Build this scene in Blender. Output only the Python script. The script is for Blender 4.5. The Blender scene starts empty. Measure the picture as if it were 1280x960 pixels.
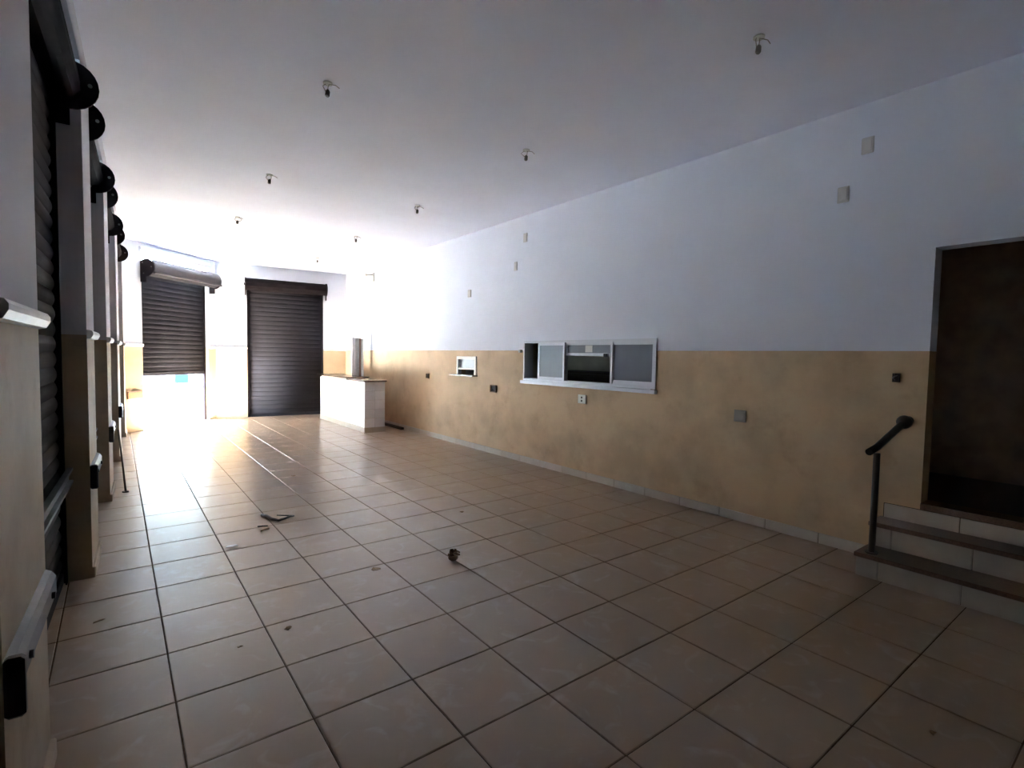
import bpy, math, random
from mathutils import Vector, Matrix

random.seed(7)
C = bpy.context.scene.collection
scene = bpy.context.scene

# ------------------------------------------------------------------ camera
CAM_H = 1.516
YAW, PITCH, ROLL = math.radians(37.325), math.radians(-2.986), math.radians(1.005)
fwd = Vector((math.sin(YAW) * math.cos(PITCH), math.cos(YAW) * math.cos(PITCH), math.sin(PITCH)))
rgt0 = Vector((math.cos(YAW), -math.sin(YAW), 0))
up0 = rgt0.cross(fwd)
rgt = rgt0 * math.cos(ROLL) + up0 * math.sin(ROLL)
upv = -rgt0 * math.sin(ROLL) + up0 * math.cos(ROLL)
cam_data = bpy.data.cameras.new('camera')
cam_data.sensor_width = 36.0
cam_data.lens = 649.8 / 1280 * 36.0
cam_data.clip_start = 0.02
cam = bpy.data.objects.new('camera', cam_data)
m3 = Matrix((rgt, upv, -fwd)).transposed()
cam.matrix_world = Matrix.Translation((0, 0, CAM_H)) @ m3.to_4x4()
C.objects.link(cam)
scene.camera = cam

# ------------------------------------------------------------------ world, sun, exposure
world = bpy.data.worlds.new('sky')
scene.world = world
world.use_nodes = True
wn = world.node_tree.nodes
bg = wn['Background']
bg.inputs[0].default_value = (0.56, 0.78, 1.0, 1)
bg.inputs[1].default_value = 10.0
sun_d = bpy.data.lights.new('sun', 'SUN')
sun_d.energy = 290.0
sun_d.angle = math.radians(0.6)
sun_d.color = (0.68, 0.86, 1.0)
sun = bpy.data.objects.new('sun', sun_d)
sun.rotation_euler = Vector((0.50, -0.42, -0.76)).to_track_quat('-Z', 'Y').to_euler()
C.objects.link(sun)
# portals: no light of their own, they only steer sky sampling to the two gaps at the half-raised shutter
for px, py, pz, pw, ph in ((1.03, 12.62, 0.53, 1.9, 1.1), (1.03, 12.62, 3.36, 1.9, 0.2)):
    pd = bpy.data.lights.new('sky_portal', 'AREA')
    pd.shape = 'RECTANGLE'; pd.size = pw; pd.size_y = ph
    pd.cycles.is_portal = True
    po = bpy.data.objects.new('sky_portal', pd)
    po.location = (px - .17, py + .17, pz)
    po.rotation_euler = Vector((0.7, -0.713, 0)).to_track_quat('-Z', 'Z').to_euler()
    C.objects.link(po)

vs = scene.view_settings
vs.view_transform = 'Standard'
vs.look = 'None'
vs.exposure = 2.82
vs.gamma = 1.0
vs.use_curve_mapping = False
scene.cycles.max_bounces = 14
scene.cycles.diffuse_bounces = 10
scene.cycles.sample_clamp_indirect = 12.0
scene.cycles.caustics_reflective = False
scene.cycles.caustics_refractive = False


# ------------------------------------------------------------------ materials
def new_mat(name):
    m = bpy.data.materials.new(name)
    m.use_nodes = True
    nt = m.node_tree
    return m, nt, nt.nodes['Principled BSDF']


def plain(name, col, rough=0.6, metal=0.0, vary=0.0, scale=8.0, bump=0.0, trans=0.0, spec=0.5):
    m, nt, b = new_mat(name)
    b.inputs['Base Color'].default_value = (*col, 1)
    b.inputs['Roughness'].default_value = rough
    b.inputs['Metallic'].default_value = metal
    b.inputs['Transmission Weight'].default_value = trans
    b.inputs['Specular IOR Level'].default_value = spec
    if vary or bump:
        geo = nt.nodes.new('ShaderNodeNewGeometry')
        n = nt.nodes.new('ShaderNodeTexNoise')
        n.inputs['Scale'].default_value = scale
        n.inputs['Detail'].default_value = 5
        nt.links.new(geo.outputs['Position'], n.inputs['Vector'])
        if vary:
            r = nt.nodes.new('ShaderNodeValToRGB')
            r.color_ramp.elements[0].position = 0.3
            r.color_ramp.elements[1].position = 0.72
            r.color_ramp.elements[0].color = (*[c * (1 - vary) for c in col], 1)
            r.color_ramp.elements[1].color = (*[min(1, c * (1 + vary * .5)) for c in col], 1)
            nt.links.new(n.outputs['Fac'], r.inputs['Fac'])
            nt.links.new(r.outputs['Color'], b.inputs['Base Color'])
        if bump:
            bp = nt.nodes.new('ShaderNodeBump')
            bp.inputs['Strength'].default_value = bump
            bp.inputs['Distance'].default_value = 0.01
            nt.links.new(n.outputs['Fac'], bp.inputs['Height'])
            nt.links.new(bp.outputs['Normal'], b.inputs['Normal'])
    return m


def wall_paint(name, white, beige, dado_z, stain):
    """Two-coat wall paint: white above dado_z, beige below, with grime of its own shape."""
    m, nt, b = new_mat(name)
    N, L = nt.nodes, nt.links
    geo = N.new('ShaderNodeNewGeometry')
    sep = N.new('ShaderNodeSeparateXYZ')
    L.new(geo.outputs['Position'], sep.inputs[0])
    cmp_ = N.new('ShaderNodeMath'); cmp_.operation = 'GREATER_THAN'
    cmp_.inputs[1].default_value = dado_z
    L.new(sep.outputs['Z'], cmp_.inputs[0])
    # beige patches
    n1 = N.new('ShaderNodeTexNoise'); n1.inputs['Scale'].default_value = 1.7; n1.inputs['Detail'].default_value = 6
    n1.inputs['Roughness'].default_value = 0.6
    L.new(geo.outputs['Position'], n1.inputs['Vector'])
    r1 = N.new('ShaderNodeValToRGB')
    r1.color_ramp.elements[0].position = 0.38; r1.color_ramp.elements[1].position = 0.60
    r1.color_ramp.elements[0].color = (*[c * (1 - stain) for c in beige], 1)
    r1.color_ramp.elements[1].color = (*beige, 1)
    L.new(n1.outputs['Fac'], r1.inputs['Fac'])
    # scuffs: stronger in a broad low band
    n2 = N.new('ShaderNodeTexNoise'); n2.inputs['Scale'].default_value = 2.6; n2.inputs['Detail'].default_value = 8
    n2.inputs['Roughness'].default_value = 0.7
    L.new(geo.outputs['Position'], n2.inputs['Vector'])
    r2 = N.new('ShaderNodeValToRGB')
    r2.color_ramp.elements[0].position = 0.30; r2.color_ramp.elements[1].position = 0.46
    r2.color_ramp.elements[0].color = (0.62, 0.56, 0.52, 1)
    r2.color_ramp.elements[1].color = (1, 1, 1, 1)
    L.new(n2.outputs['Fac'], r2.inputs['Fac'])
    mul = N.new('ShaderNodeMixRGB'); mul.blend_type = 'MULTIPLY'; mul.inputs[0].default_value = min(1, stain * 2.2)
    L.new(r1.outputs['Color'], mul.inputs[1]); L.new(r2.outputs['Color'], mul.inputs[2])
    # faint variation in the white
    n3 = N.new('ShaderNodeTexNoise'); n3.inputs['Scale'].default_value = 2.2; n3.inputs['Detail'].default_value = 4
    L.new(geo.outputs['Position'], n3.inputs['Vector'])
    r3 = N.new('ShaderNodeValToRGB')
    r3.color_ramp.elements[0].position = 0.3; r3.color_ramp.elements[1].position = 0.7
    r3.color_ramp.elements[0].color = (*[c * .96 for c in white], 1)
    r3.color_ramp.elements[1].color = (*white, 1)
    L.new(n3.outputs['Fac'], r3.inputs['Fac'])
    mix = N.new('ShaderNodeMixRGB')
    L.new(cmp_.outputs[0], mix.inputs[0]); L.new(mul.outputs[0], mix.inputs[1]); L.new(r3.outputs[0], mix.inputs[2])
    L.new(mix.outputs[0], b.inputs['Base Color'])
    b.inputs['Roughness'].default_value = 0.75
    b.inputs['Specular IOR Level'].default_value = 0.3
    bp = N.new('ShaderNodeBump'); bp.inputs['Strength'].default_value = 0.12; bp.inputs['Distance'].default_value = 0.01
    n4 = N.new('ShaderNodeTexNoise'); n4.inputs['Scale'].default_value = 30
    L.new(geo.outputs['Position'], n4.inputs['Vector'])
    L.new(n4.outputs['Fac'], bp.inputs['Height']); L.new(bp.outputs['Normal'], b.inputs['Normal'])
    return m


def tile_mat(name, col, rough, vary, dust):
    m, nt, b = new_mat(name)
    N, L = nt.nodes, nt.links
    geo = N.new('ShaderNodeNewGeometry')
    info = N.new('ShaderNodeObjectInfo')
    n1 = N.new('ShaderNodeTexNoise'); n1.inputs['Scale'].default_value = 3.0; n1.inputs['Detail'].default_value = 8
    n1.inputs['Roughness'].default_value = 0.65
    L.new(geo.outputs['Position'], n1.inputs['Vector'])
    r1 = N.new('ShaderNodeValToRGB')
    r1.color_ramp.elements[0].position = 0.32; r1.color_ramp.elements[1].position = 0.70
    r1.color_ramp.elements[0].color = (*[c * (1 - dust) for c in col], 1)
    r1.color_ramp.elements[1].color = (*[min(1, c * (1 + dust * .6)) for c in col], 1)
    L.new(n1.outputs['Fac'], r1.inputs['Fac'])
    n5 = N.new('ShaderNodeTexNoise'); n5.inputs['Scale'].default_value = 6.5; n5.inputs['Detail'].default_value = 4
    n5.inputs['Distortion'].default_value = 1.2
    L.new(geo.outputs['Position'], n5.inputs['Vector'])
    r5 = N.new('ShaderNodeMapRange'); r5.inputs['From Min'].default_value = 0.56; r5.inputs['From Max'].default_value = 0.74
    r5.inputs['To Max'].default_value = dust * 3.0
    L.new(n5.outputs['Fac'], r5.inputs['Value'])
    scuff = N.new('ShaderNodeMixRGB'); scuff.inputs[2].default_value = (0.52, 0.49, 0.46, 1)
    L.new(r5.outputs[0], scuff.inputs[0]); L.new(r1.outputs['Color'], scuff.inputs[1])
    mr = N.new('ShaderNodeMapRange')
    mr.inputs['To Min'].default_value = 1 - vary; mr.inputs['To Max'].default_value = 1 + vary * .5
    L.new(info.outputs['Random'], mr.inputs['Value'])
    mul = N.new('ShaderNodeVectorMath'); mul.operation = 'SCALE'
    L.new(scuff.outputs[0], mul.inputs[0]); L.new(mr.outputs[0], mul.inputs['Scale'])
    L.new(mul.outputs[0], b.inputs['Base Color'])
    n2 = N.new('ShaderNodeTexNoise'); n2.inputs['Scale'].default_value = 5.0; n2.inputs['Detail'].default_value = 6
    L.new(geo.outputs['Position'], n2.inputs['Vector'])
    b.inputs['Specular IOR Level'].default_value = 0.38
    m2 = N.new('ShaderNodeMapRange')
    m2.inputs['From Min'].default_value = 0.35; m2.inputs['From Max'].default_value = 0.65
    m2.inputs['To Min'].default_value = rough - .01; m2.inputs['To Max'].default_value = rough + .03
    L.new(n2.outputs['Fac'], m2.inputs['Value']); L.new(m2.outputs[0], b.inputs['Roughness'])
    return m


WHITE = (0.70, 0.725, 0.82)
BEIGE = (0.52, 0.36, 0.22)
DADO = 1.61
M = dict(
    wall=wall_paint('painted_plaster', WHITE, BEIGE, DADO, 0.20),
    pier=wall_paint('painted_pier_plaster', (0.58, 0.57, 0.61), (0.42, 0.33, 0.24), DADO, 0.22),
    bright=wall_paint('clean_toned_plaster', (0.62, 0.65, 0.72), (0.54, 0.40, 0.25), DADO, 0.08),  # white lowered in the colour to hold down strong daylight on the end walls
    ceiling=plain('ceiling_paint', (0.71, 0.73, 0.85), 0.9, vary=0.04, scale=1.5),
    trim=plain('trim_paint', (0.80, 0.78, 0.76), 0.5, vary=0.1),
    tile=tile_mat('floor_tile', (0.27, 0.185, 0.125), 0.30, 0.05, 0.06),
    grout=plain('grout', (0.085, 0.055, 0.035), 1.0, spec=0.0, vary=0.3, scale=20),
    skirt=tile_mat('skirting_tile', (0.42, 0.36, 0.30), 0.45, 0.1, 0.1),
    ctile=tile_mat('counter_tile', (0.78, 0.78, 0.80), 0.3, 0.10, 0.06),
    granite=plain('brown_granite', (0.10, 0.055, 0.035), 0.25, vary=0.5, scale=60),
    tread=plain('brown_tread_stone', (0.115, 0.062, 0.038), 0.4, vary=0.4, scale=70),
    shutter=plain('shutter_steel', (0.022, 0.020, 0.025), 0.7, spec=0.12, vary=0.2, scale=3),
    shutter_left=plain('blackened_shutter_steel', (0.028, 0.024, 0.022), 0.7, spec=0.15, vary=0.3, scale=6),
    shutter_dark=plain('shutter_roll_steel', (0.014, 0.011, 0.013), 0.9, spec=0.02, vary=0.3, scale=9),
    hood=plain('shutter_hood_steel', (0.06, 0.050, 0.056), 0.55, metal=0.1, vary=0.2, scale=6),
    galv=plain('galvanised_steel', (0.16, 0.155, 0.16), 0.5, spec=0.2, metal=0.0, vary=0.15, scale=14),
    railgrey=plain('dull_rail_steel', (0.15, 0.145, 0.15), 0.55, spec=0.2, metal=0.0, vary=0.15, scale=14),
    black=plain('black_iron', (0.012, 0.010, 0.012), 0.45, metal=0.3),
    iron=plain('dark_painted_iron', (0.018, 0.013, 0.010), 0.4),
    alu=plain('aluminium', (0.58, 0.60, 0.66), 0.4, metal=0.15),
    upright=plain('pale_metal_profile', (0.74, 0.74, 0.74), 0.4),
    glass=plain('frosted_glass', (0.12, 0.135, 0.17), 0.4, spec=0.25, vary=0.08, scale=3, trans=0.25),
    paleglass=plain('pale_frosted_glass', (0.44, 0.48, 0.53), 0.4, trans=0.2),
    plate=plain('ivory_plastic', (0.56, 0.54, 0.53), 0.45),
    outlet=plain('white_plastic', (0.78, 0.77, 0.72), 0.4),
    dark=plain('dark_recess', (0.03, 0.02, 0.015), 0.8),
    brown=plain('brown_box_metal', (0.16, 0.075, 0.03), 0.6, vary=0.4, scale=50),
    greyplate=plain('grey_plastic', (0.22, 0.20, 0.17), 0.6),
    corridor=plain('corridor_plaster', (0.50, 0.38, 0.30), 0.85, vary=0.25, scale=6),
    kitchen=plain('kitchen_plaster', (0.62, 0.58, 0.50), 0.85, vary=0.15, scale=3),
    street=plain('street_concrete', (0.52, 0.50, 0.47), 0.9, vary=0.15, scale=2),
    facade=plain('street_facade', (0.72, 0.70, 0.66), 0.9, vary=0.08, scale=1),
    blue=plain('blue_plastic', (0.0012, 0.007, 0.03), 0.6, spec=0.05),
    wood=plain('rail_wood', (0.42, 0.22, 0.10), 0.5, vary=0.2, scale=20),
    leaf=plain('dry_leaf', (0.20, 0.115, 0.05), 0.8, vary=0.5, scale=60),
    paper=plain('white_paper', (0.80, 0.80, 0.80), 0.8),
    ceramic=plain('dark_lampholder', (0.06, 0.05, 0.05), 0.5),
    wire=plain('wire_sleeve', (0.16, 0.14, 0.14), 0.6),
    copperstrip=plain('brown_metal_strip', (0.34, 0.20, 0.15), 0.4, metal=0.5),
    zinc=plain('dull_zinc', (0.42, 0.43, 0.42), 0.45, metal=0.1),
)


# ------------------------------------------------------------------ mesh helpers
class Frame:
    """Local frame of a wall: s along it, n towards the room, z up."""
    def __init__(self, S, d):
        self.S = Vector((S[0], S[1], 0)); self.d = Vector((d[0], d[1], 0)).normalized()
        self.n = Vector((self.d.y, -self.d.x, 0))

    def __call__(self, s, n, z):
        return self.S + self.d * s + self.n * n + Vector((0, 0, z))


WORLD = Frame((0, 0), (1, 0))
WORLD.n = Vector((0, 1, 0))


class MB:
    def __init__(self):
        self.v, self.f, self.smooth = [], [], []

    def poly(self, vs, faces, smooth=False):
        o = len(self.v)
        self.v += [tuple(x) for x in vs]
        for f in faces:
            self.f.append(tuple(i + o for i in f)); self.smooth.append(smooth)

    def box(self, a, b, fr=WORLD, bev=0.0):
        (x0, y0, z0), (x1, y1, z1) = a, b
        x0, x1 = min(x0, x1), max(x0, x1); y0, y1 = min(y0, y1), max(y0, y1); z0, z1 = min(z0, z1), max(z0, z1)
        if not bev:
            vs = [fr(x, y, z) for z in (z0, z1) for y in (y0, y1) for x in (x0, x1)]
            self.poly(vs, [(0, 2, 3, 1), (4, 5, 7, 6), (0, 1, 5, 4), (2, 6, 7, 3), (0, 4, 6, 2), (1, 3, 7, 5)])
            return self
        e = min(bev, (x1 - x0) / 2.01, (y1 - y0) / 2.01, (z1 - z0) / 2.01)
        X, Y, Z = (x0, x1), (y0, y1), (z0, z1)
        sg = (1, -1)
        idx, vs = {}, []
        for i in (0, 1):
            for j in (0, 1):
                for k in (0, 1):
                    for ax in range(3):
                        q = [X[i] + (0 if ax == 0 else e * sg[i]), Y[j] + (0 if ax == 1 else e * sg[j]), Z[k] + (0 if ax == 2 else e * sg[k])]
                        idx[i, j, k, ax] = len(vs); vs.append(fr(*q))
        F = []
        for s in (0, 1):
            F.append([idx[s, j, k, 0] for j, k in ((0, 0), (1, 0), (1, 1), (0, 1))])
            F.append([idx[i, s, k, 1] for i, k in ((0, 0), (1, 0), (1, 1), (0, 1))])
            F.append([idx[i, j, s, 2] for i, j in ((0, 0), (1, 0), (1, 1), (0, 1))])
        for a_ in (0, 1):
            for b_ in (0, 1):
                F.append([idx[0, a_, b_, 1], idx[1, a_, b_, 1], idx[1, a_, b_, 2], idx[0, a_, b_, 2]])
                F.append([idx[a_, 0, b_, 0], idx[a_, 1, b_, 0], idx[a_, 1, b_, 2], idx[a_, 0, b_, 2]])
                F.append([idx[a_, b_, 0, 0], idx[a_, b_, 1, 0], idx[a_, b_, 1, 1], idx[a_, b_, 0, 1]])
        for i in (0, 1):
            for j in (0, 1):
                for k in (0, 1):
                    F.append([idx[i, j, k, ax] for ax in range(3)])
        self.poly(vs, F)
        return self

    def tube(self, pts, r, seg=10, caps=True):
        pts = [Vector(p) for p in pts]
        rs = r if isinstance(r, (list, tuple)) else [r] * len(pts)
        rings = []
        ref = None
        for i, p in enumerate(pts):
            t = (pts[min(i + 1, len(pts) - 1)] - pts[max(i - 1, 0)]).normalized()
            if ref is None:
                ref = Vector((0, 0, 1)) if abs(t.z) < .9 else Vector((1, 0, 0))
            u = (ref - t * ref.dot(t)).normalized(); w = t.cross(u); ref = u
            rings.append([p + (u * math.cos(2 * math.pi * k / seg) + w * math.sin(2 * math.pi * k / seg)) * rs[i] for k in range(seg)])
        vs = [q for ring in rings for q in ring]
        F = [(i * seg + k, i * seg + (k + 1) % seg, (i + 1) * seg + (k + 1) % seg, (i + 1) * seg + k)
             for i in range(len(pts) - 1) for k in range(seg)]
        self.poly(vs, F, True)
        if caps:
            self.poly(rings[0], [tuple(range(seg))]); self.poly(rings[-1], [tuple(range(seg))])
        return self

    def extrude(self, prof, s0, s1, fr, smooth=False):
        """Profile of (n, z) points swept along s."""
        k = len(prof)
        vs = [fr(s0, n, z) for n, z in prof] + [fr(s1, n, z) for n, z in prof]
        self.poly(vs, [(i, (i + 1) % k, k + (i + 1) % k, k + i) for i in range(k)], smooth)
        self.poly(vs, [tuple(range(k)), tuple(range(k, 2 * k))])
        return self

    def sphere(self, c, r, seg=14, rings=9, sc=(1, 1, 1)):
        c = Vector(c); vs = []; F = []
        for i in range(rings + 1):
            a = math.pi * i / rings
            for k in range(seg):
                b = 2 * math.pi * k / seg
                vs.append(c + Vector((r * sc[0] * math.sin(a) * math.cos(b), r * sc[1] * math.sin(a) * math.sin(b), r * sc[2] * math.cos(a))))
        for i in range(rings):
            for k in range(seg):
                F.append((i * seg + k, i * seg + (k + 1) % seg, (i + 1) * seg + (k + 1) % seg, (i + 1) * seg + k))
        self.poly(vs, F, True)
        return self

    def mesh(self, name, mat):
        me = bpy.data.meshes.new(name)
        me.from_pydata(self.v, [], self.f)
        me.polygons.foreach_set('use_smooth', self.smooth)
        if mat: me.materials.append(mat)
        import bmesh
        bm = bmesh.new(); bm.from_mesh(me)
        bmesh.ops.remove_doubles(bm, verts=bm.verts, dist=1e-6)
        bmesh.ops.recalc_face_normals(bm, faces=bm.faces)
        bm.to_mesh(me); bm.free()
        return me

    def build(self, name, mat, parent=None):
        o = bpy.data.objects.new(name, self.mesh(name, M[mat]))
        C.objects.link(o)
        if parent is not None:
            o.parent = parent
            o.matrix_parent_inverse = Matrix.Translation(parent.location).inverted()
        return o


def tag(o, label=None, cat=None, group=None, kind=None):
    if label: o['label'] = label
    if cat: o['category'] = cat
    if group: o['group'] = group
    if kind: o['kind'] = kind
    return o


def thing(name, loc, label, cat, group=None):
    o = bpy.data.objects.new(name, None)
    o.empty_display_size = 0.1
    o.location = loc
    C.objects.link(o)
    return tag(o, label, cat, group)


def struct(name, mb, mat, label=None, cat=None):
    return tag(mb.build(name, mat), label, cat, kind='structure')


def piece(name, me, loc, parent, rot=None):
    """One more piece with shared mesh data, at a world place, as a child."""
    o = bpy.data.objects.new(name, me)
    C.objects.link(o)
    o.parent = parent
    o.location = Vector(loc) - parent.location
    if rot is not None: o.rotation_euler = rot
    return o


def wall_mesh(fr, s0, s1, z0, z1, thick, holes):
    """A wall of real thickness with rectangular openings (sa, sb, za, zb)."""
    mb = MB()
    ss = sorted({s0, s1, *[h[0] for h in holes], *[h[1] for h in holes]})
    zs = sorted({z0, z1, *[h[2] for h in holes], *[h[3] for h in holes]})
    solid = {}
    for i in range(len(ss) - 1):
        for k in range(len(zs) - 1):
            cs, cz = (ss[i] + ss[i + 1]) / 2, (zs[k] + zs[k + 1]) / 2
            solid[i, k] = not any(h[0] < cs < h[1] and h[2] < cz < h[3] for h in holes)
    for (i, k), ok in solid.items():
        if not ok: continue
        a, b, c, d = ss[i], ss[i + 1], zs[k], zs[k + 1]
        for n in (0, -thick):
            mb.poly([fr(a, n, c), fr(b, n, c), fr(b, n, d), fr(a, n, d)], [(0, 1, 2, 3)])
        if not solid.get((i - 1, k)): mb.poly([fr(a, 0, c), fr(a, 0, d), fr(a, -thick, d), fr(a, -thick, c)], [(0, 1, 2, 3)])
        if not solid.get((i + 1, k)): mb.poly([fr(b, 0, c), fr(b, 0, d), fr(b, -thick, d), fr(b, -thick, c)], [(0, 1, 2, 3)])
        if not solid.get((i, k - 1)): mb.poly([fr(a, 0, c), fr(b, 0, c), fr(b, -thick, c), fr(a, -thick, c)], [(0, 1, 2, 3)])
        if not solid.get((i, k + 1)): mb.poly([fr(a, 0, d), fr(b, 0, d), fr(b, -thick, d), fr(a, -thick, d)], [(0, 1, 2, 3)])
    return mb


# ------------------------------------------------------------------ the room
CEIL = 3.525
WX = 4.67
BACK = -6.0
LD = (0.03733, 0.9993)
LEFT = Frame((-0.311, 0), LD)                 # s is almost y
S_END = 11.76                                 # left wall ends at the canted corner
cA = LEFT(S_END, 0, 0); cB = Vector((1.80, 13.42, 0)); cC = Vector((WX, 13.12, 0))
CANT = Frame(cA, cB - cA); CANT_L = (cB - cA).length
FAR = Frame(cB, cC - cB); FAR_L = (cC - cB).length
RIGHT = Frame((WX, 13.12), (0, -1))           # s runs from the far corner towards the camera; n = -X


def rs(y): return 13.12 - y                    # right wall: s of a world y


# floor: grout bed with one object per tile
TX, TY, OX, OY = 0.4492, 0.4508, -0.2687, 2.1441
floor = struct('floor', MB().box((-1.0, BACK - .2, -0.12), (WX + .2, 13.6, -0.004)), 'grout',
               'floor of large beige ceramic tiles with dark joints', 'floor')
GAP = 0.0035
tile_me = MB().box((-TX / 2 + GAP, -TY / 2 + GAP, -0.010), (TX / 2 - GAP, TY / 2 - GAP, 0.0), bev=0.0022).mesh('tile', M['tile'])


def in_view(x, y, z=0):
    q = Vector((x, y, z - CAM_H))
    d = q.dot(fwd)
    if d < .3: return None
    return 640 + 649.8 * q.dot(rgt) / d, 480 - 649.8 * q.dot(upv) / d, d


cells = []
for i in range(-1, 11):
    for j in range(-18, 25):
        x, y = OX + TX * (i + .5), OY + TY * (j + .5)
        # leave out cells wholly beyond the canted corner or beyond the left shutters
        if (Vector((x, y, 0)) - CANT.S).dot(CANT.n) < -0.5: continue
        if (Vector((x, y, 0)) - LEFT.S).dot(LEFT.n) < -0.40: continue
        v = in_view(x, y)
        seen = v is not None and -60 < v[0] < 1340 and v[1] < 1020
        cells.append(((0 if seen else 1), (v[2] if v else 99), x, y))
cells.sort()
rest = MB()
for k, (hid, dist, x, y) in enumerate(cells):
    if not hid and k < 300:
        piece('tile', tile_me, (x, y, 0), floor)
    else:
        rest.box((x - TX / 2 + GAP, y - TY / 2 + GAP, -0.010), (x + TX / 2 - GAP, y + TY / 2 - GAP, 0.0))
tag(rest.build('tile_field', 'tile', floor), kind='stuff')

# ceiling (follows the canted corner) and walls
ring = [LEFT(BACK - .2, -0.45, 0), LEFT(S_END + .1, -0.45, 0), CANT(CANT_L, -0.45, 0), FAR(FAR_L + .3, -0.3, 0), Vector((WX + .3, BACK - .2, 0))]
mb = MB()
k = len(ring)
mb.poly([p + Vector((0, 0, CEIL)) for p in ring] + [p + Vector((0, 0, CEIL + .2)) for p in ring],
        [tuple(range(k)), tuple(range(k, 2 * k))] + [(i, (i + 1) % k, k + (i + 1) % k, k + i) for i in range(k)])
struct('ceiling', mb, 'ceiling', 'plain white plastered ceiling', 'ceiling')

BAYS = [(0.25, 1.80), (2.50, 4.37), (4.95, 6.50), (7.15, 8.80), (9.50, 11.25)]
ROLL_Z, TOP = 3.17, 3.34
struct('wall_left', wall_mesh(LEFT, BACK - .2, S_END, 0, CEIL, 0.22, [(a, b, -0.01, TOP) for a, b in BAYS]), 'pier',
       'left wall of white and beige painted piers between roller shutters', 'wall')
CO = (0.39, 2.14)                                 # opening of the canted corner
struct('wall_corner', wall_mesh(CANT, 0, CANT_L, 0, CEIL, 0.22, [(CO[0], CO[1], -0.01, 3.345)]), 'bright',
       'canted corner wall around the half-raised shutter', 'wall')
FO = (0.635, 2.33)
struct('wall_far', wall_mesh(FAR, 0, FAR_L, 0, CEIL, 0.2, [(FO[0], FO[1], -0.01, 3.08)]), 'bright',
       'far end wall around the closed shutter', 'wall')
HATCH = (rs(5.85), rs(3.545), 1.185, 1.745)
SMALL = (rs(7.67), rs(7.085), 1.205, 1.50)
DOOR = (rs(1.165), rs(0.20), 0.50, 2.35)
struct('wall_right', wall_mesh(RIGHT, 0, rs(BACK) + .2, 0, CEIL, 0.16, [HATCH, SMALL, DOOR]), 'wall',
       'long right wall painted white above stained beige', 'wall')
struct('wall_back', MB().box((-0.8, BACK - .2, 0), (WX + .2, BACK, CEIL)), 'dark', 'unseen wall behind the viewer, made dark to cut fill light', 'wall')  # unseen wall, coloured dark to soak up fill light near the camera

# dado ledges on the shutter side
tn = 1


def ledge(fr, a, b):
    global tn
    mb = MB()
    mb.extrude([(0, 1.585), (0.022, 1.590), (0.034, 1.612), (0.034, 1.628), (0.026, 1.640), (0, 1.644)], a, b, fr)
    struct(f'trim_{tn}', mb, 'trim', 'narrow moulded ledge along the paint line on the shutter side wall', 'trim')
    tn += 1


edges = [BACK - .1] + [e for b in BAYS for e in b] + [S_END]
for a, b in zip(edges[::2], edges[1::2]):
    ledge(LEFT, a, b)
ledge(CANT, 0.02, CO[0]); ledge(CANT, CO[1], CANT_L); ledge(FAR, 0, FO[0]); ledge(FAR, FO[1], FAR_L)
# low plinths at the foot of the piers
for i, (a, b) in enumerate(zip(edges[::2], edges[1::2])):
    mb = MB().box((a, -0.19, 0.0), (b, 0.018, 0.075), LEFT, bev=.006)
    struct(f'baseboard_pier_{i + 1}', mb, 'pier', 'low plinth at the foot of a shutter pier', 'baseboard')

# skirting tiles along the right wall
base = struct('baseboard_right', MB().box((0.03, 0.0, 0.0), (rs(1.42), 0.006, 0.085), RIGHT), 'grout',
              'skirting of pale tiles along the right wall', 'baseboard')
sk_me = MB().box((-0.222, 0.0, 0.002), (0.222, 0.014, 0.088), Frame((0, 0), (0, -1)), bev=.002).mesh('skirting_tile', M['skirt'])
for q in range(26):
    s = 0.03 + 0.45 * (q + .5)
    if s + .22 > rs(1.42):
        MB().box((s - .222, 0.0, .002), (rs(1.425), .014, .088), RIGHT, bev=.002).build('tile', 'skirt', base)
        break
    piece('tile', sk_me, RIGHT(s, 0.0, 0), base)


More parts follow.
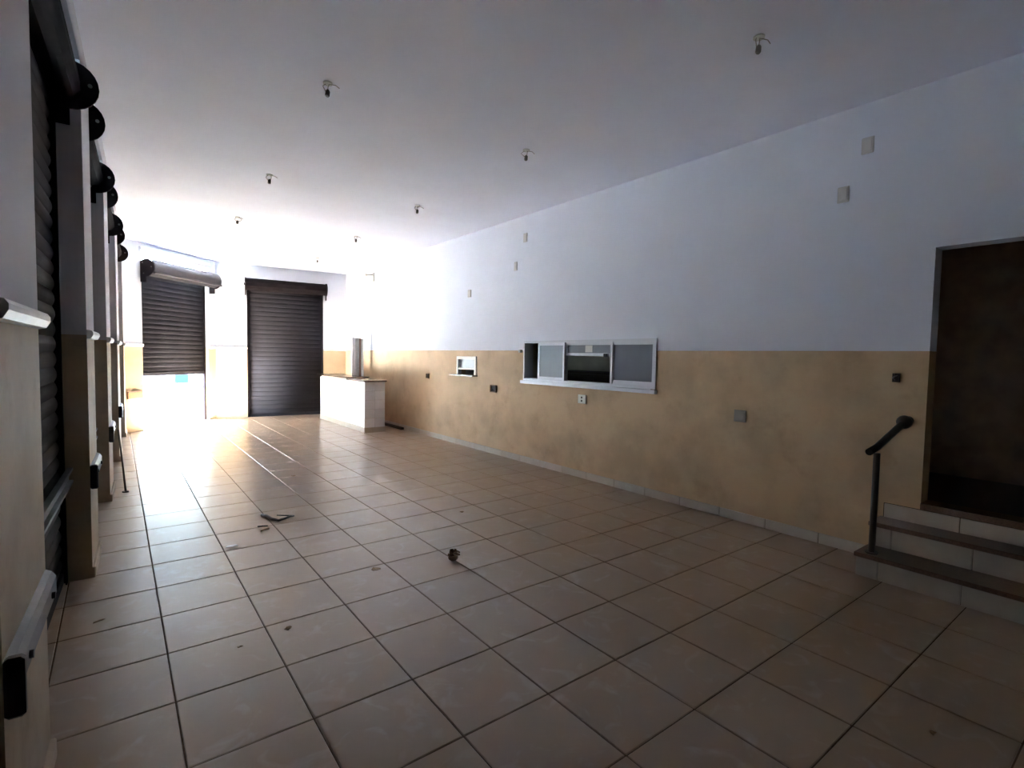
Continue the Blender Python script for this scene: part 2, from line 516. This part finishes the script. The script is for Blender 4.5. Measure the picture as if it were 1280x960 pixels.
# ------------------------------------------------------------------ roller shutters
def roller_shutter(fr, a, b, depth, bottom, roll_n, roll_z, roll_r, label, pitch=0.095, hood=False, lock=False, group=None, plates=None):
    """Slatted curtain in its guides between s=a and s=b, roll with round end plates on top."""
    mid = (a + b) / 2
    t = thing('roller_shutter', fr(mid, -depth, 0), label, 'roller shutter', group)
    w = b - a
    # one convex slat, shared
    prof = []
    for k in range(7):
        u = k / 6
        prof.append((0.004 + (0.016 if lock else 0.009) * math.sin(math.pi * u), -pitch / 2 - .006 + (pitch + .006) * u))
    prof += [(-0.004, pitch / 2), (-0.004, -pitch / 2 - .006)]
    loc = Frame((0, 0), fr.d)
    me = MB().extrude(prof, -w / 2 + .012, w / 2 - .012, loc, True).mesh('slat', M['shutter_left' if lock else 'shutter'])
    z = bottom + 0.075 + pitch / 2
    while z < roll_z - roll_r * .2:
        piece('slat', me, fr(mid, -depth, z), t)
        z += pitch
    MB().box((a + .012, -depth - .004, bottom), (b - .012, -depth + .026, bottom + .07), fr, bev=.004).build('bottom_rail', 'shutter', t)
    for s in (a, b):
        sg = 1 if s == a else -1
        g = MB()
        g.box((s + sg * .001, -depth - .03, 0.0), (s + sg * .012, -depth + .045, roll_z - .05), fr)
        g.box((s, -depth + .036, 0.0), (s + sg * .045, -depth + .045, roll_z - .05), fr)
        g.build('guide_rail', 'shutter_dark', t)
    # roll of rolled up slats
    seg = 20
    rr, rn = (roll_r * .86, roll_n) if not lock else (.085, -.085)
    pr = [(rn + (rr + .006 * (k % 2)) * math.cos(2 * math.pi * k / seg), roll_z + (rr + .006 * (k % 2)) * math.sin(2 * math.pi * k / seg)) for k in range(seg)]
    pa, pb = (a, b) if plates is None else plates
    MB().extrude(pr, pa + .02, pb - .02, fr).build('roll', 'shutter_dark' if not hood else 'shutter', t)
    for s, sg in ((pa, 1), (pb, -1)):
        pl = MB()
        pr2 = [(roll_n + roll_r * math.cos(2 * math.pi * k / 24), roll_z + roll_r * math.sin(2 * math.pi * k / 24)) for k in range(24)]
        pl.extrude(pr2, s, s + sg * .016, fr)
        pl.tube([fr(s - sg * .02, roll_n, roll_z), fr(s + sg * .05, roll_n, roll_z)], .028, 10)
        pl.box((s, -depth, roll_z - roll_r - .10), (s + sg * .012, roll_n, roll_z), fr)
        e = pl.build('end_plate', 'shutter_dark', t)
        for k in range(3):
            bo = MB()
            an = 2.2 + k * 2.1
            n_, z_ = roll_n + roll_r * .7 * math.cos(an), roll_z + roll_r * .7 * math.sin(an)
            bo.tube([fr(s - sg * .008, n_, z_), fr(s + sg * .026, n_, z_)], .012, 8)
            bo.build('bolt', 'galv', e)
    if hood:
        hd = MB()
        r = roll_r + .012
        arc = [(roll_n + r * math.cos(x), roll_z + r * math.sin(x)) for x in [math.radians(-25 + 12 * k) for k in range(11)]]
        arc2 = [(roll_n + (r - .006) * math.cos(x), roll_z + (r - .006) * math.sin(x)) for x in [math.radians(-25 + 12 * k) for k in range(11)]]
        hd.extrude(arc + arc2[::-1], pa + .015, pb - .015, fr)
        h = hd.build('hood', 'hood', t)
        MB().tube([fr(pa + .01, roll_n + r * .92, roll_z - r * .52), fr(pb - .01, roll_n + r * .92, roll_z - r * .52)], .022, 8).build('hood_lip', 'hood', h)
    if not hood:
        MB().box((a, -depth - .03, roll_z - .12), (b, -depth - .022, roll_z + roll_r + (.008 if lock else .05)), fr).build('back_plate', 'shutter_dark', t)  # added plate, stops sky light leaking in above the roll
    if lock:
        lb = MB()
        lb.box((a + .005, -0.115, 0.655), (b - .005, -0.085, 0.672), fr)
        lb.box((a + .005, -0.115, 0.672), (b - .005, -0.107, 0.735), fr)
        lb.box((a + .005, -0.115, 0.735), (b - .005, -0.085, 0.752), fr)
        lb.build('lock_bar', 'galv', t)
    return t


where = ['dark roller shutter closed in the recess at the extreme left edge of the picture',
         'dark closed roller shutter in the recess between the two nearest left piers',
         'dark closed roller shutter in the recess just beyond the second pier of the left wall',
         'dark closed roller shutter in the recess just beyond the third pier of the left wall',
         'farthest closed roller shutter in the left wall, next to the canted corner']
for (a, b), lab in zip(BAYS, where):
    roller_shutter(LEFT, a, b, 0.17, 0.0, -0.055, ROLL_Z, 0.15, lab, lock=True, group='roller shutters of the left wall', plates=(a + .01, b - .01))
roller_shutter(CANT, CO[0], CO[1], 0.12, 1.02, 0.12, 3.06, 0.165,
               'half-raised dark roller shutter with daylight pouring in under it', pitch=0.095, hood=True, plates=(CO[0] - .02, CO[1] + .06))
roller_shutter(FAR, FO[0], FO[1], 0.06, 0.0, 0.09, 3.08, 0.155,
               'fully closed dark roller shutter in the far wall behind the counter', pitch=0.105, plates=(FO[0] - .04, FO[1] + .06))
struct('trim_20', MB().box((CO[0] - .04, 0, 3.348), (CO[1] + .02, .022, 3.40), CANT), 'trim', 'lower band of the lintel moulding above the half-raised shutter', 'trim')
struct('trim_21', MB().box((CO[0] - .04, 0, 3.40), (CO[1] + .02, .045, 3.455), CANT), 'trim', 'upper band of the lintel moulding above the half-raised shutter', 'trim')

# bumper rails on the piers
names = ['galvanised bumper rail with black end bracket on the nearest pier at lower left',
         'galvanised bumper rail with black end bracket on the second pier from the front',
         'galvanised bumper rail catching bright daylight on the third pier from the front',
         'galvanised bumper rail with black end bracket on the fourth pier from the front']
for (a, b), lab in zip([(1.80, 2.50), (4.37, 4.95), (6.50, 7.15), (8.80, 9.50)], names):
    t = thing('bumper_rail', LEFT((a + b) / 2, 0, 0.69), lab, 'rail', 'bumper rails on the left piers')
    dz = -.035 if a < 2 else 0
    r = MB()
    r.extrude([(0, .63 + dz), (.018, .64 + dz), (.030, .66 + dz), (.030, .72 + dz), (.018, .74 + dz), (0, .75 + dz)], a + .02, b - .005, LEFT)
    r.build('rail', 'railgrey', t)
    e = MB().box((a - .005, 0.0, 0.595 + dz), (a + .03, 0.042, 0.755 + dz), LEFT, bev=.008)
    e.build('end_bracket', 'black', t)
    for s in (a + .15, b - .12):
        MB().tube([LEFT(s, .028, .69 + dz), LEFT(s, .040, .69 + dz)], .012, 8).build('bolt', 'black', t)
t = thing('bumper_rail', CANT(.2, 0, .70), 'short brown wooden bumper rail beside the half-raised shutter', 'rail')
MB().box((.03, 0, .62), (.37, .028, .74), CANT, bev=.006).build('rail', 'wood', t)
MB().box((.03, 0, .74), (.37, .034, .755), CANT).build('cap_strip', 'copperstrip', t)

# ------------------------------------------------------------------ serving counter
CX0, CX1, CY0, CY1, CH = 3.785, 4.20, 9.62, 12.33, 0.985
t = thing('serving_counter', ((CX0 + CX1) / 2, (CY0 + CY1) / 2, 0), 'white tiled serving counter with brown stone top near the far shutter', 'counter')
core = MB().box((CX0 + .012, CY0 + .012, 0), (CX1 - .012, CY1 - .012, CH - .002)).build('core', 'skirt', t)
nz, tz0 = 5, 0.10
th = (CH - tz0) / nz
nx = 13
tl = (CY1 - CY0) / nx
for_me = MB().box((0, -tl / 2 + .002, -th / 2 + .002), (.012, tl / 2 - .002, th / 2 - .002), bev=.0015).mesh('wall_tile', M['ctile'])
end_w = (CX1 - CX0) / 2
end_me = MB().box((-end_w / 2 + .002, 0, -th / 2 + .002), (end_w / 2 - .002, .012, th / 2 - .002), bev=.0015).mesh('wall_tile', M['ctile'])
for r_ in range(nz):
    z = tz0 + th * (r_ + .5)
    for q in range(nx):
        piece('wall_tile', for_me, (CX0, CY0 + tl * (q + .5), z), t)
    off = 0.5 if r_ % 2 else 0
    for q in range(2):
        piece('wall_tile', end_me, (CX0 + end_w * (q + .5), CY0, z), t)
pl = MB()
pl.box((CX0 - .006, CY0 - .006, 0), (CX0 + .012, CY1, tz0 - .004))
pl.box((CX0 + .012, CY0 - .006, 0), (CX1, CY0 + .012, tz0 - .004))
pl.build('plinth', 'skirt', t)
MB().box((CX0 - .04, CY0 - .05, CH), (CX1 + .02, 10.52, CH + .03), bev=.004).build('counter_top', 'granite', t)
MB().box((CX0 - .05, 10.50, CH + .03), (CX1 + .03, CY1 + .05, CH + .06), bev=.004).build('raised_counter_top', 'granite', t)
MB().box((CX0 + .03, 10.53, CH), (CX1 - .02, CY1 - .02, CH + .03)).build('top_support', 'skirt', t)

# upright profiles behind the counter
for k, (x, w, mt, lab) in enumerate([(4.275, .075, 'upright', 'leftmost pale metal upright standing behind the counter'),
                                     (4.365, .085, 'zinc', 'grey metal upright, second of the group standing behind the counter'),
                                     (4.437, .045, 'copperstrip', 'narrow brown metal upright standing behind the counter'),
                                     (4.495, .055, 'upright', 'rightmost pale metal upright standing behind the counter')]):
    pr = MB()
    y = 11.55 + .012 * k
    pr.box((x - w / 2, y, 0), (x + w / 2, y + .006, 1.89 - .008 * k))
    for e in (-1, 1):
        pr.box((x + e * w / 2 - .004 * (e + 1) , y - .03, 0), (x + e * w / 2 - .004 * (e - 1), y, 1.89 - .008 * k))
    o = pr.build('metal_upright', mt)
    tag(o, lab, 'metal profile', 'metal uprights behind the counter')
# dark bar on the floor by the wall
o = MB().box((4.565, 9.66, 0.0), (4.63, 10.75, 0.05), bev=.006).build('steel_bar', 'dark')
tag(o, 'long dark bar lying on the floor along the wall beside the counter', 'bar')

# ------------------------------------------------------------------ service hatch (large)
a, b, z0, z1 = HATCH
t = thing('service_hatch', RIGHT((a + b) / 2, 0, z0), 'wide aluminium service hatch with frosted sliding panes in the right wall', 'service hatch')
f = 0.03
fm = MB()
fm.box((a, -0.15, z1 - f), (b, .012, z1), RIGHT); fm.box((a, -.15, z0), (b, .012, z0 + f), RIGHT)
fm.box((a, -.15, z0 + f), (a + f * .7, .012, z1 - f), RIGHT); fm.box((b - f, -.15, z0 + f), (b, .012, z1 - f), RIGHT)
fr_o = fm.build('frame', 'alu', t)
MB().box((a - .03, -.16, z0 - .045), (b + .02, .045, z0 - .001), RIGHT, bev=.004).build('sill', 'alu', t)
m1, m2 = rs(5.04), rs(4.185)


def sash(name, s0, s1, za, zb, n0, rail=.035, low=None, glass='glass', parent=t):
    mb = MB()
    mb.box((s0, n0 - .022, za), (s0 + rail, n0, zb), RIGHT); mb.box((s1 - rail, n0 - .022, za), (s1, n0, zb), RIGHT)
    mb.box((s0 + rail, n0 - .022, zb - rail), (s1 - rail, n0, zb), RIGHT)
    mb.box((s0 + rail, n0 - .022, za), (s1 - rail, n0, za + (low or rail)), RIGHT)
    o = mb.build(name, 'alu', parent)
    MB().box((s0 + rail, n0 - .014, za + (low or rail)), (s1 - rail, n0 - .008, zb - rail), RIGHT).build('pane', glass, o)
    return o


sash('sash', rs(5.60), m1 + .025, z0 + f, z1 - f, -.05)
sash('sash', m2 - .02, b - f, z0 + f, z1 - f, -.012, low=.05)
up = sash('sash', m1 + .025, m2 - .02, z1 - f - .17, z1 - f, -.03)
MB().box((m1 + .004, -.06, z0 + f), (m1 + .030, -.002, z1 - f), RIGHT).build('mullion', 'alu', t)
MB().box((m2 - .030, -.06, z0 + f), (m2 + .006, -.002, z1 - f), RIGHT).build('mullion', 'alu', t)
tag(MB().box((rs(4.66), -.037, z1 - f - .125), (rs(4.54), -.034, z1 - f - .04), RIGHT).build('sticker', 'plate', up))
MB().box((rs(4.335), -.03, z1 - f - .185), (rs(4.28), -.010, z1 - f - .14), RIGHT, bev=.004).build('latch', 'black', up)
MB().box((b - .045, .012, z0 - .035), (b + .012, .04, z0 + .005), RIGHT, bev=.004).build('stop', 'brown', t)

# small ticket hatch
a, b, z0, z1 = SMALL
t2 = thing('ticket_hatch', RIGHT((a + b) / 2, 0, z0), 'small white framed hatch with a ledge, left of the wide service hatch', 'service hatch')
f = .04
fm = MB()
fm.box((a - .01, -.05, z1 - f), (b + .01, .02, z1 + .012), RIGHT); fm.box((a - .01, -.05, z0), (a + f, .02, z1 - f), RIGHT); fm.box((b - f, -.05, z0), (b + .01, .02, z1 - f), RIGHT)
fm.box((a + f, -.05, z0 + .085), (b - f, .012, z0 + .112), RIGHT)
fm.build('frame', 'outlet', t2)
MB().box((a + f, -.03, z0 + .112), (b - f, -.022, z1 - f), RIGHT).build('pane', 'paleglass', t2)
MB().box((a - .10, -.15, z0 - .02), (b + .03, .11, z0 - .002), RIGHT, bev=.003).build('ledge', 'granite', t2)

# kitchen behind the hatches: a dim room with a worktop
kb = MB()
K0, K1 = (WX + .16, 3.0), (7.4, 8.6)
kb.box((K1[0], K0[1], 0), (K1[0] + .1, K1[1], 2.9)); kb.box((K0[0], K0[1] - .1, 0), (K1[0], K0[1], 2.9)); kb.v += []; kw = wall_mesh(Frame((K0[0], K1[1]), (1, 0)), 0, K1[0] - K0[0], 0, 2.9, 0.1, [(1.3, 1.46, 2.0, 2.14)]); kb.poly(kw.v, kw.f)  # small unseen opening added to let sky light into this room
struct('wall_kitchen', kb, 'kitchen', 'dim wall of the room behind the hatch', 'wall')
struct('ceiling_kitchen', MB().box((K0[0], K0[1] - .1, 2.9), (K1[0] + .1, K1[1] + .1, 3.0)), 'kitchen', 'ceiling of the room behind the hatch', 'ceiling')
struct('floor_kitchen', MB().box((K0[0] + .04, K0[1] - .1, -.1), (K1[0] + .1, K1[1] + .1, 0)), 'corridor', 'floor of the room behind the hatch', 'floor')
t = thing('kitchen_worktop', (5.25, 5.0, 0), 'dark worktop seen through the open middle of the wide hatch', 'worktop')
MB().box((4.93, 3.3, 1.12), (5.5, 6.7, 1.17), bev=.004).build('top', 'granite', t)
for y in (3.4, 5.0, 6.5):
    MB().box((5.0, y, 0), (5.4, y + .1, 1.12)).build('support', 'corridor', t)
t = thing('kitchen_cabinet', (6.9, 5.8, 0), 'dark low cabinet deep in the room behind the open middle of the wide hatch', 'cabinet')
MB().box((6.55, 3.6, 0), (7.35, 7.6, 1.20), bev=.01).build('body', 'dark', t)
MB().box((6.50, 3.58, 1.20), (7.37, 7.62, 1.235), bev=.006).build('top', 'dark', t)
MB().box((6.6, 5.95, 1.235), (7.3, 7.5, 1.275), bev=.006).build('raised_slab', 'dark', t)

# ------------------------------------------------------------------ doorway and steps
cb = MB()
cb.box((WX + .16, 1.60, .40), (6.2, 1.70, 2.7)); cb.box((WX + .16, -.30, .40), (6.2, -.20, 2.7)); cb.box((6.1, -.20, .4), (6.2, 1.6, 2.7)); cb.box((WX + .16, -.20, 2.6), (6.1, 1.6, 2.7))
struct('wall_corridor', cb, 'corridor', 'dark passage walls beyond the doorway at the right', 'wall')
struct('floor_corridor', MB().box((WX - .015, .201, .455), (WX + .16, 1.164, .50)).box((WX + .16, -.2, .40), (6.1, 1.6, .50)), 'tread', 'dark stone sill and passage floor in the raised doorway', 'floor')
SY0, SY1 = -0.25, 1.405
t = thing('door_steps', (4.43, .58, 0), 'two brown stone steps with pale tiled risers below the doorway', 'steps')
bd = MB()
bd.box((4.225, SY0 + .01, 0), (WX, SY1 - .015, .138)); bd.box((4.465, SY0 + .01, .138), (WX, SY1 - .015, .312)); bd.box((WX - .012, .2, .345), (WX, SY1 - .015, .452))
bd.build('body', 'grout', t)
MB().box((4.18, SY0, .138), (4.475, SY1 + .008, .170), bev=.004).build('tread', 'tread', t)
MB().box((4.43, SY0, .312), (WX, SY1 + .008, .345), bev=.004).build('tread', 'tread', t)
r1 = MB().box((-.012, -.222, -.067), (.012, .222, .067), bev=.0015).mesh('riser_tile', M['skirt'])
r2 = MB().box((-.012, -.222, -.0695), (.012, .222, .0695), bev=.0015).mesh('riser_tile', M['skirt'])
r3 = MB().box((-.008, -.222, -.052), (.008, .222, .052), bev=.0015).mesh('riser_tile', M['skirt'])
rc = MB().box((-.012, -.065, -.067), (.012, .065, .067), bev=.0015).mesh('riser_tile', M['skirt'])
rc2 = MB().box((-.012, -.065, -.0695), (.012, .065, .0695), bev=.0015).mesh('riser_tile', M['skirt'])
piece('riser_tile', rc, (4.213, SY1 - .068, .069), t)
piece('riser_tile', rc2, (4.453, SY1 - .068, .241), t)
for q in range(3):
    y = SY1 - .137 - .45 * (q + .5) + .001
    piece('riser_tile', r1, (4.213, y, .069), t)
    piece('riser_tile', r2, (4.453, y, .241), t)
for q in range(3):
    piece('riser_tile', r3, (WX - .016, SY1 - .02 - .225 - .45 * q, .399), t)
es = MB().box((-.105, -.008, -.067), (.105, .008, .067), bev=.0015).mesh('side_tile', M['skirt'])
for q in range(2):
    piece('side_tile', es, (4.33 + .215 * q, SY1 - .007, .069), t)
es2 = MB().box((-.098, -.008, -.0695), (.098, .008, .0695), bev=.0015).mesh('side_tile', M['skirt'])
piece('side_tile', es2, (4.568, SY1 - .007, .241), t)

t = thing('handrail', (4.25, 1.325, .17), 'dark iron handrail on a single post beside the doorway steps', 'handrail')
MB().tube([(4.25, 1.325, .17), (4.252, 1.325, .885)], .021, 14).build('post', 'iron', t)
MB().tube([(4.25, 1.325, .17), (4.25, 1.325, .180)], .042, 16).build('base_flange', 'iron', t)
MB().tube([(4.13, 1.335, .902), (4.252, 1.326, .927), (4.60, 1.275, 1.085)], .024, 14).build('grab_bar', 'iron', t)
MB().sphere((4.605, 1.274, 1.088), .05).build('end_knob', 'iron', t)
MB().tube([(4.60, 1.274, 1.088), (WX - .001, 1.262, 1.10)], [.02, .03], 12).build('wall_bracket', 'iron', t)


# ------------------------------------------------------------------ fittings on the right wall
def wall_plate(y, z, w, h, label, mat='plate', holes=0, group=None, name='blank_plate'):
    t = thing(name, RIGHT(rs(y), 0, z), label, 'wall plate', group)
    s = rs(y)
    MB().box((s - w / 2, 0, z - h / 2), (s + w / 2, .010, z + h / 2), RIGHT, bev=.004).build('cover', mat, t)
    MB().box((s - w / 2 + .014, .010, z - h / 2 + .016), (s + w / 2 - .014, .015, z + h / 2 - .016), RIGHT, bev=.003).build('insert', mat, t)
    for q in range(holes):
        zz = z + (q - .5) * .042
        MB().tube([RIGHT(s, .012, zz), RIGHT(s, .0165, zz)], .013, 10).build('socket_hole', 'dark', t)
    return t


G = 'blank plates on the white part of the right wall'
wall_plate(7.32, 2.545, .10, .125, 'lone pale cover plate on the white wall above the small hatch', 'plate', group=G)
wall_plate(6.08, 2.835, .07, .125, 'lower of the two pale cover plates above the wide hatch', 'plate', group=G)
wall_plate(5.865, 3.21, .085, .125, 'upper of the two pale cover plates near the ceiling above the wide hatch', 'plate', group=G)
wall_plate(1.625, 3.20, .085, .125, 'upper of the two cover plates high on the wall left of the doorway', 'plate', group=G)
wall_plate(1.78, 2.86, .085, .125, 'lower of the two cover plates high on the wall left of the doorway', 'plate', group=G)
wall_plate(4.655, 1.0, .145, .112, 'white double socket under the wide service hatch', 'outlet', 2, name='wall_socket')
wall_plate(2.57, .998, .12, .112, 'dark grey switch plate on the beige wall right of the wide hatch', 'greyplate', name='switch_plate')


def open_box(y, z, w, h, label, mat='brown'):
    s = rs(y)
    t = thing('junction_box', RIGHT(s, 0, z), label, 'junction box')
    mb = MB()
    mb.box((s - w / 2, -.0, z - h / 2), (s - w / 2 + .012, .022, z + h / 2), RIGHT); mb.box((s + w / 2 - .012, 0, z - h / 2), (s + w / 2, .022, z + h / 2 * .9), RIGHT)
    mb.box((s - w / 2, 0, z - h / 2), (s + w / 2, .022, z - h / 2 + .012), RIGHT); mb.box((s - w / 2 * .3, 0, z + h / 2 - .012), (s + w / 2, .022, z + h / 2), RIGHT)
    mb.build('rim', mat, t)
    MB().box((s - w / 2 + .012, 0, z - h / 2 + .012), (s + w / 2 - .012, .004, z + h / 2 - .012), RIGHT).build('back', 'dark', t)
    wi = MB()
    wi.tube([RIGHT(s - .01, .004, z - .02), RIGHT(s - .02, .03, z), RIGHT(s + .01, .025, z + .018)], .004, 6)
    wi.build('wire', 'wire', t)
    return t


open_box(6.59, 1.015, .16, .11, 'brown open junction box in the beige wall between the two hatches')
open_box(8.735, 1.13, .10, .09, 'small brown box on the beige wall near the counter')
open_box(1.355, 1.41, .045, .065, 'tiny dark hole box on the beige wall above the handrail', 'dark')
# small pipe stub beside the wide hatch
o = MB().tube([RIGHT(rs(5.905), 0, 1.60), RIGHT(rs(5.905), .05, 1.60)], .022, 10).build('pipe_stub', 'zinc')
tag(o, 'tiny metal pipe stub poking from the wall at the left end of the wide hatch', 'pipe')

# wall bracket lamp high near the far end
s = rs(11.37)
t = thing('wall_lamp', RIGHT(s, 0, 3.25), 'small grey wall lamp bracket high on the wall above the counter', 'wall lamp')
MB().box((s - .06, 0, 3.16), (s + .06, .02, 3.36), RIGHT, bev=.004).build('back_plate', 'zinc', t)
MB().tube([RIGHT(s, .02, 3.31), RIGHT(s - .03, .08, 3.31), RIGHT(s - .06, .15, 3.31)], .012, 8).build('arm', 'zinc', t)
MB().tube([RIGHT(s - .06, .15, 3.34), RIGHT(s - .06, .15, 3.31), RIGHT(s - .06, .15, 3.28)], [.015, .025, .028], 12).build('lamp_head', 'plate', t)


# ------------------------------------------------------------------ ceiling lampholders
def lampholder(x, y, label, k):
    rnd = random.Random(k * 13 + 5)
    t = thing('lampholder', (x, y, CEIL), label, 'lampholder', 'bare lampholders on the ceiling')
    MB().tube([(x, y, CEIL), (x, y, CEIL - .008)], .034, 16).build('ceiling_rose', 'zinc', t)
    dx, dy = rnd.uniform(-.03, .03), rnd.uniform(-.03, .03)
    for pts in ([(x + .01, y, CEIL - .006), (x + .025 + dx, y + dy, CEIL - .02), (x + .02 + dx, y + dy, CEIL - .05), (x, y, CEIL - .062)],
                [(x - .012, y + .01, CEIL - .006), (x - .035, y + .015 - dy, CEIL - .03), (x - .012, y + .008, CEIL - .065)],
                [(x, y, CEIL - .006), (x + .05, y - .03, CEIL - .014), (x + .075, y - .035, CEIL - .03)]):
        MB().tube(pts, .003, 6).build('wire', 'wire', t)
    so = MB().tube([(x, y, CEIL - .05), (x, y, CEIL - .062), (x - .004, y, CEIL - .092), (x - .006, y, CEIL - .10)], [.009, .016, .017, .012], 14)
    so.build('socket', 'ceramic', t)


for k, (x, y, lab) in enumerate([
        (3.21, 1.745, 'bare lampholder on the ceiling nearest the top right of the picture'),
        (1.29, 4.015, 'bare lampholder with loose wires, nearest one on the left ceiling row'),
        (3.21, 4.046, 'bare lampholder on the ceiling in front of the wide hatch'),
        (1.42, 6.456, 'bare lampholder on the ceiling, second of the left row'),
        (3.27, 6.46, 'bare lampholder on the ceiling, third of the right row from the front'),
        (1.48, 8.763, 'faint lampholder on the bright ceiling, farthest of the left row'),
        (3.30, 8.79, 'faint lampholder on the ceiling, fourth of the right row from the front'),
        (3.41, 11.3, 'tiny lampholder on the ceiling above the counter, farthest of all')]):
    lampholder(x, y, lab, k)

# ------------------------------------------------------------------ litter on the floor
t = MB().tube([(1.05, 5.16, .012), (1.075, 5.09, .016), (1.10, 5.00, .010), (1.14, 4.92, .012), (1.20, 4.925, .02), (1.245, 4.955, .022), (1.285, 4.985, .012), (1.24, 5.03, .010), (1.16, 5.075, .015)],
              [.014, .016, .014, .012, .011, .009, .007, .006, .005], 8).build('cable_scrap', 'black')
tag(t, 'looped scrap of black cable lying on the floor tiles', 'cable')
t = MB().tube([(.955, 4.86, .006), (.99, 4.84, .009), (1.03, 4.83, .006)], .006, 6).build('twig', 'black')
tag(t, 'thin dark twig on the floor just in front of the cable loop, upper one', 'twig', 'twigs by the cable')
t = MB().tube([(.955, 4.72, .006), (.985, 4.735, .010), (1.02, 4.755, .006)], .006, 6).build('twig', 'leaf')
tag(t, 'short brown twig in front of the cable loop, lower one', 'twig', 'twigs by the cable')


def scrap(name, mat, x, y, r, label, cat, k, lift=.006, group=None):
    rnd = random.Random(k)
    n = 7
    top = [Vector((x + r * rnd.uniform(.6, 1.1) * math.cos(2 * math.pi * i / n), y + r * .7 * rnd.uniform(.6, 1.1) * math.sin(2 * math.pi * i / n), lift + rnd.uniform(0, .012))) for i in range(n)]
    c = Vector((x, y, lift + .004))
    low = [p - Vector((0, 0, .002)) for p in top]
    mb = MB()
    vs = top + [c] + low + [c - Vector((0, 0, .002))]
    F = [(i, (i + 1) % n, n) for i in range(n)] + [(n + 1 + i, n + 1 + (i + 1) % n, 2 * n + 1) for i in range(n)] + [(i, (i + 1) % n, n + 1 + (i + 1) % n, n + 1 + i) for i in range(n)]
    mb.poly(vs, F)
    tag(mb.build(name, mat), label, cat, group)


scrap('paper_scrap', 'paper', .695, 4.46, .055, 'white paper scrap on the floor left of the cable loop', 'paper', 3)
scrap('leaf', 'leaf', 1.43, 3.415, .045, 'small dry leaf on the floor left of the crumpled leaf clump', 'leaf', 4)
scrap('leaf', 'leaf', .724, 2.932, .022, 'tiny dark leaf bit on the left foreground tiles, right one of two', 'leaf', 5)
scrap('leaf', 'leaf', .48, 2.885, .014, 'tiny brown crumb on the left foreground tiles near a joint', 'leaf', 6)
scrap('leaf', 'leaf', -.10, 3.62, .035, 'dark dry leaf on the floor in front of the second pier', 'leaf', 7)
scrap('leaf', 'leaf', 2.64, .574, .018, 'dark speck of leaf on the tiles at the bottom right', 'leaf', 8)
scrap('leaf', 'leaf', 2.64, 4.229, .028, 'small leaf bit on the floor beyond the crumpled leaf clump', 'leaf', 9)
scrap('leaf', 'leaf', 1.71, 6.63, .03, 'small dark leaf bit on the far floor beyond the cable loop', 'leaf', 10)

# crumpled clump of dry leaves
t = thing('leaf_clump', (1.96, 3.25, 0), 'crumpled brown clump of dry leaves on the floor tiles', 'leaf clump')
rnd = random.Random(21)
for q in range(9):
    c0 = Vector((1.96, 3.25, .035))
    an = q * .72; el = rnd.uniform(.0, 1.1)
    d = Vector((math.cos(an) * math.cos(el), math.sin(an) * math.cos(el), math.sin(el)))
    side = d.cross(Vector((0, 0, 1))).normalized(); nn = side.cross(d)
    L_, W_ = rnd.uniform(.045, .065), rnd.uniform(.02, .03)
    rows = []
    for u in (0, .35, .7, 1.0):
        w = W_ * math.sin(math.pi * (u * .8 + .15))
        p = c0 + d * (L_ * u) + nn * (.02 * math.sin(u * 3 + q))
        for e in (-1, 0, 1):
            v = p + side * (w * e) + nn * (abs(e) * .012)
            v.z = max(.002, v.z)
            rows.append(v)
    mb = MB()
    mb.poly(rows + [v - nn * .0018 for v in rows], [(3 * i + j, 3 * i + j + 1, 3 * i + j + 4, 3 * i + j + 3) for i in range(3) for j in range(2)] + [(12 + 3 * i + j, 12 + 3 * i + j + 1, 12 + 3 * i + j + 4, 12 + 3 * i + j + 3) for i in range(3) for j in range(2)])
    mb.build('leaf', 'leaf', t)
MB().sphere((1.96, 3.25, .03), .036, 9, 6, (1.1, .9, .8)).build('core', 'leaf', t)

# thin rod propped against the third pier's rail
t = thing('prop_rod', (.058, 6.862, 0), 'thin dark rod propped from the floor against the third pier rail', 'rod')
MB().tube([(.058, 6.862, .01), (.03, 7.05, .40), (.008, 7.13, .64)], .009, 8).build('rod', 'iron', t)
MB().tube([(.058, 6.862, 0), (.058, 6.862, .012)], .03, 12).build('foot', 'iron', t)

# ------------------------------------------------------------------ outside
struct('ground', MB().box((-30, -12, -.20), (30, 45, -.125)), 'street', 'sunlit pale pavement outside the shutters', 'ground')
struct('ground_apron', MB().box((CO[0] - 1.2, -6.0, -.125), (CO[1] + 1.2, -.23, -.02), CANT), 'street', 'sunlit doorstep apron outside the half-raised shutter', 'ground')
struct('wall_street', MB().box((-14.0, -9.4, -.2), (14.0, -9.0, 5.0), CANT), 'facade', 'pale sunlit building front across the street', 'building')
t = thing('car_rear_standin', (1.52, 18.0, -.125), 'blue box on an added pale stand, stand-in for a likely car rear seen under the half-raised shutter', 'box')  # simple box standing in for a likely blue car rear; stand is invented
MB().box((1.35, 17.85, .56), (1.69, 18.15, .86), bev=.02).build('body', 'blue', t)
MB().box((1.35, 17.84, .54), (1.69, 18.15, .58), bev=.004).build('base_band', 'brown', t)
MB().box((1.42, 17.9, -.125), (1.62, 18.1, .54), bev=.01).build('stand', 'facade', t)
struct('sun_block_slab', MB().box((CO[0] - .6, -.75, 3.62), (CO[1] + .6, -.23, 3.74), CANT), 'facade', 'added unseen slab blocking direct sun from the gap above the half-raised shutter', 'sun_block_slab')  # added slab, keeps direct sun out of the gap over the shutter
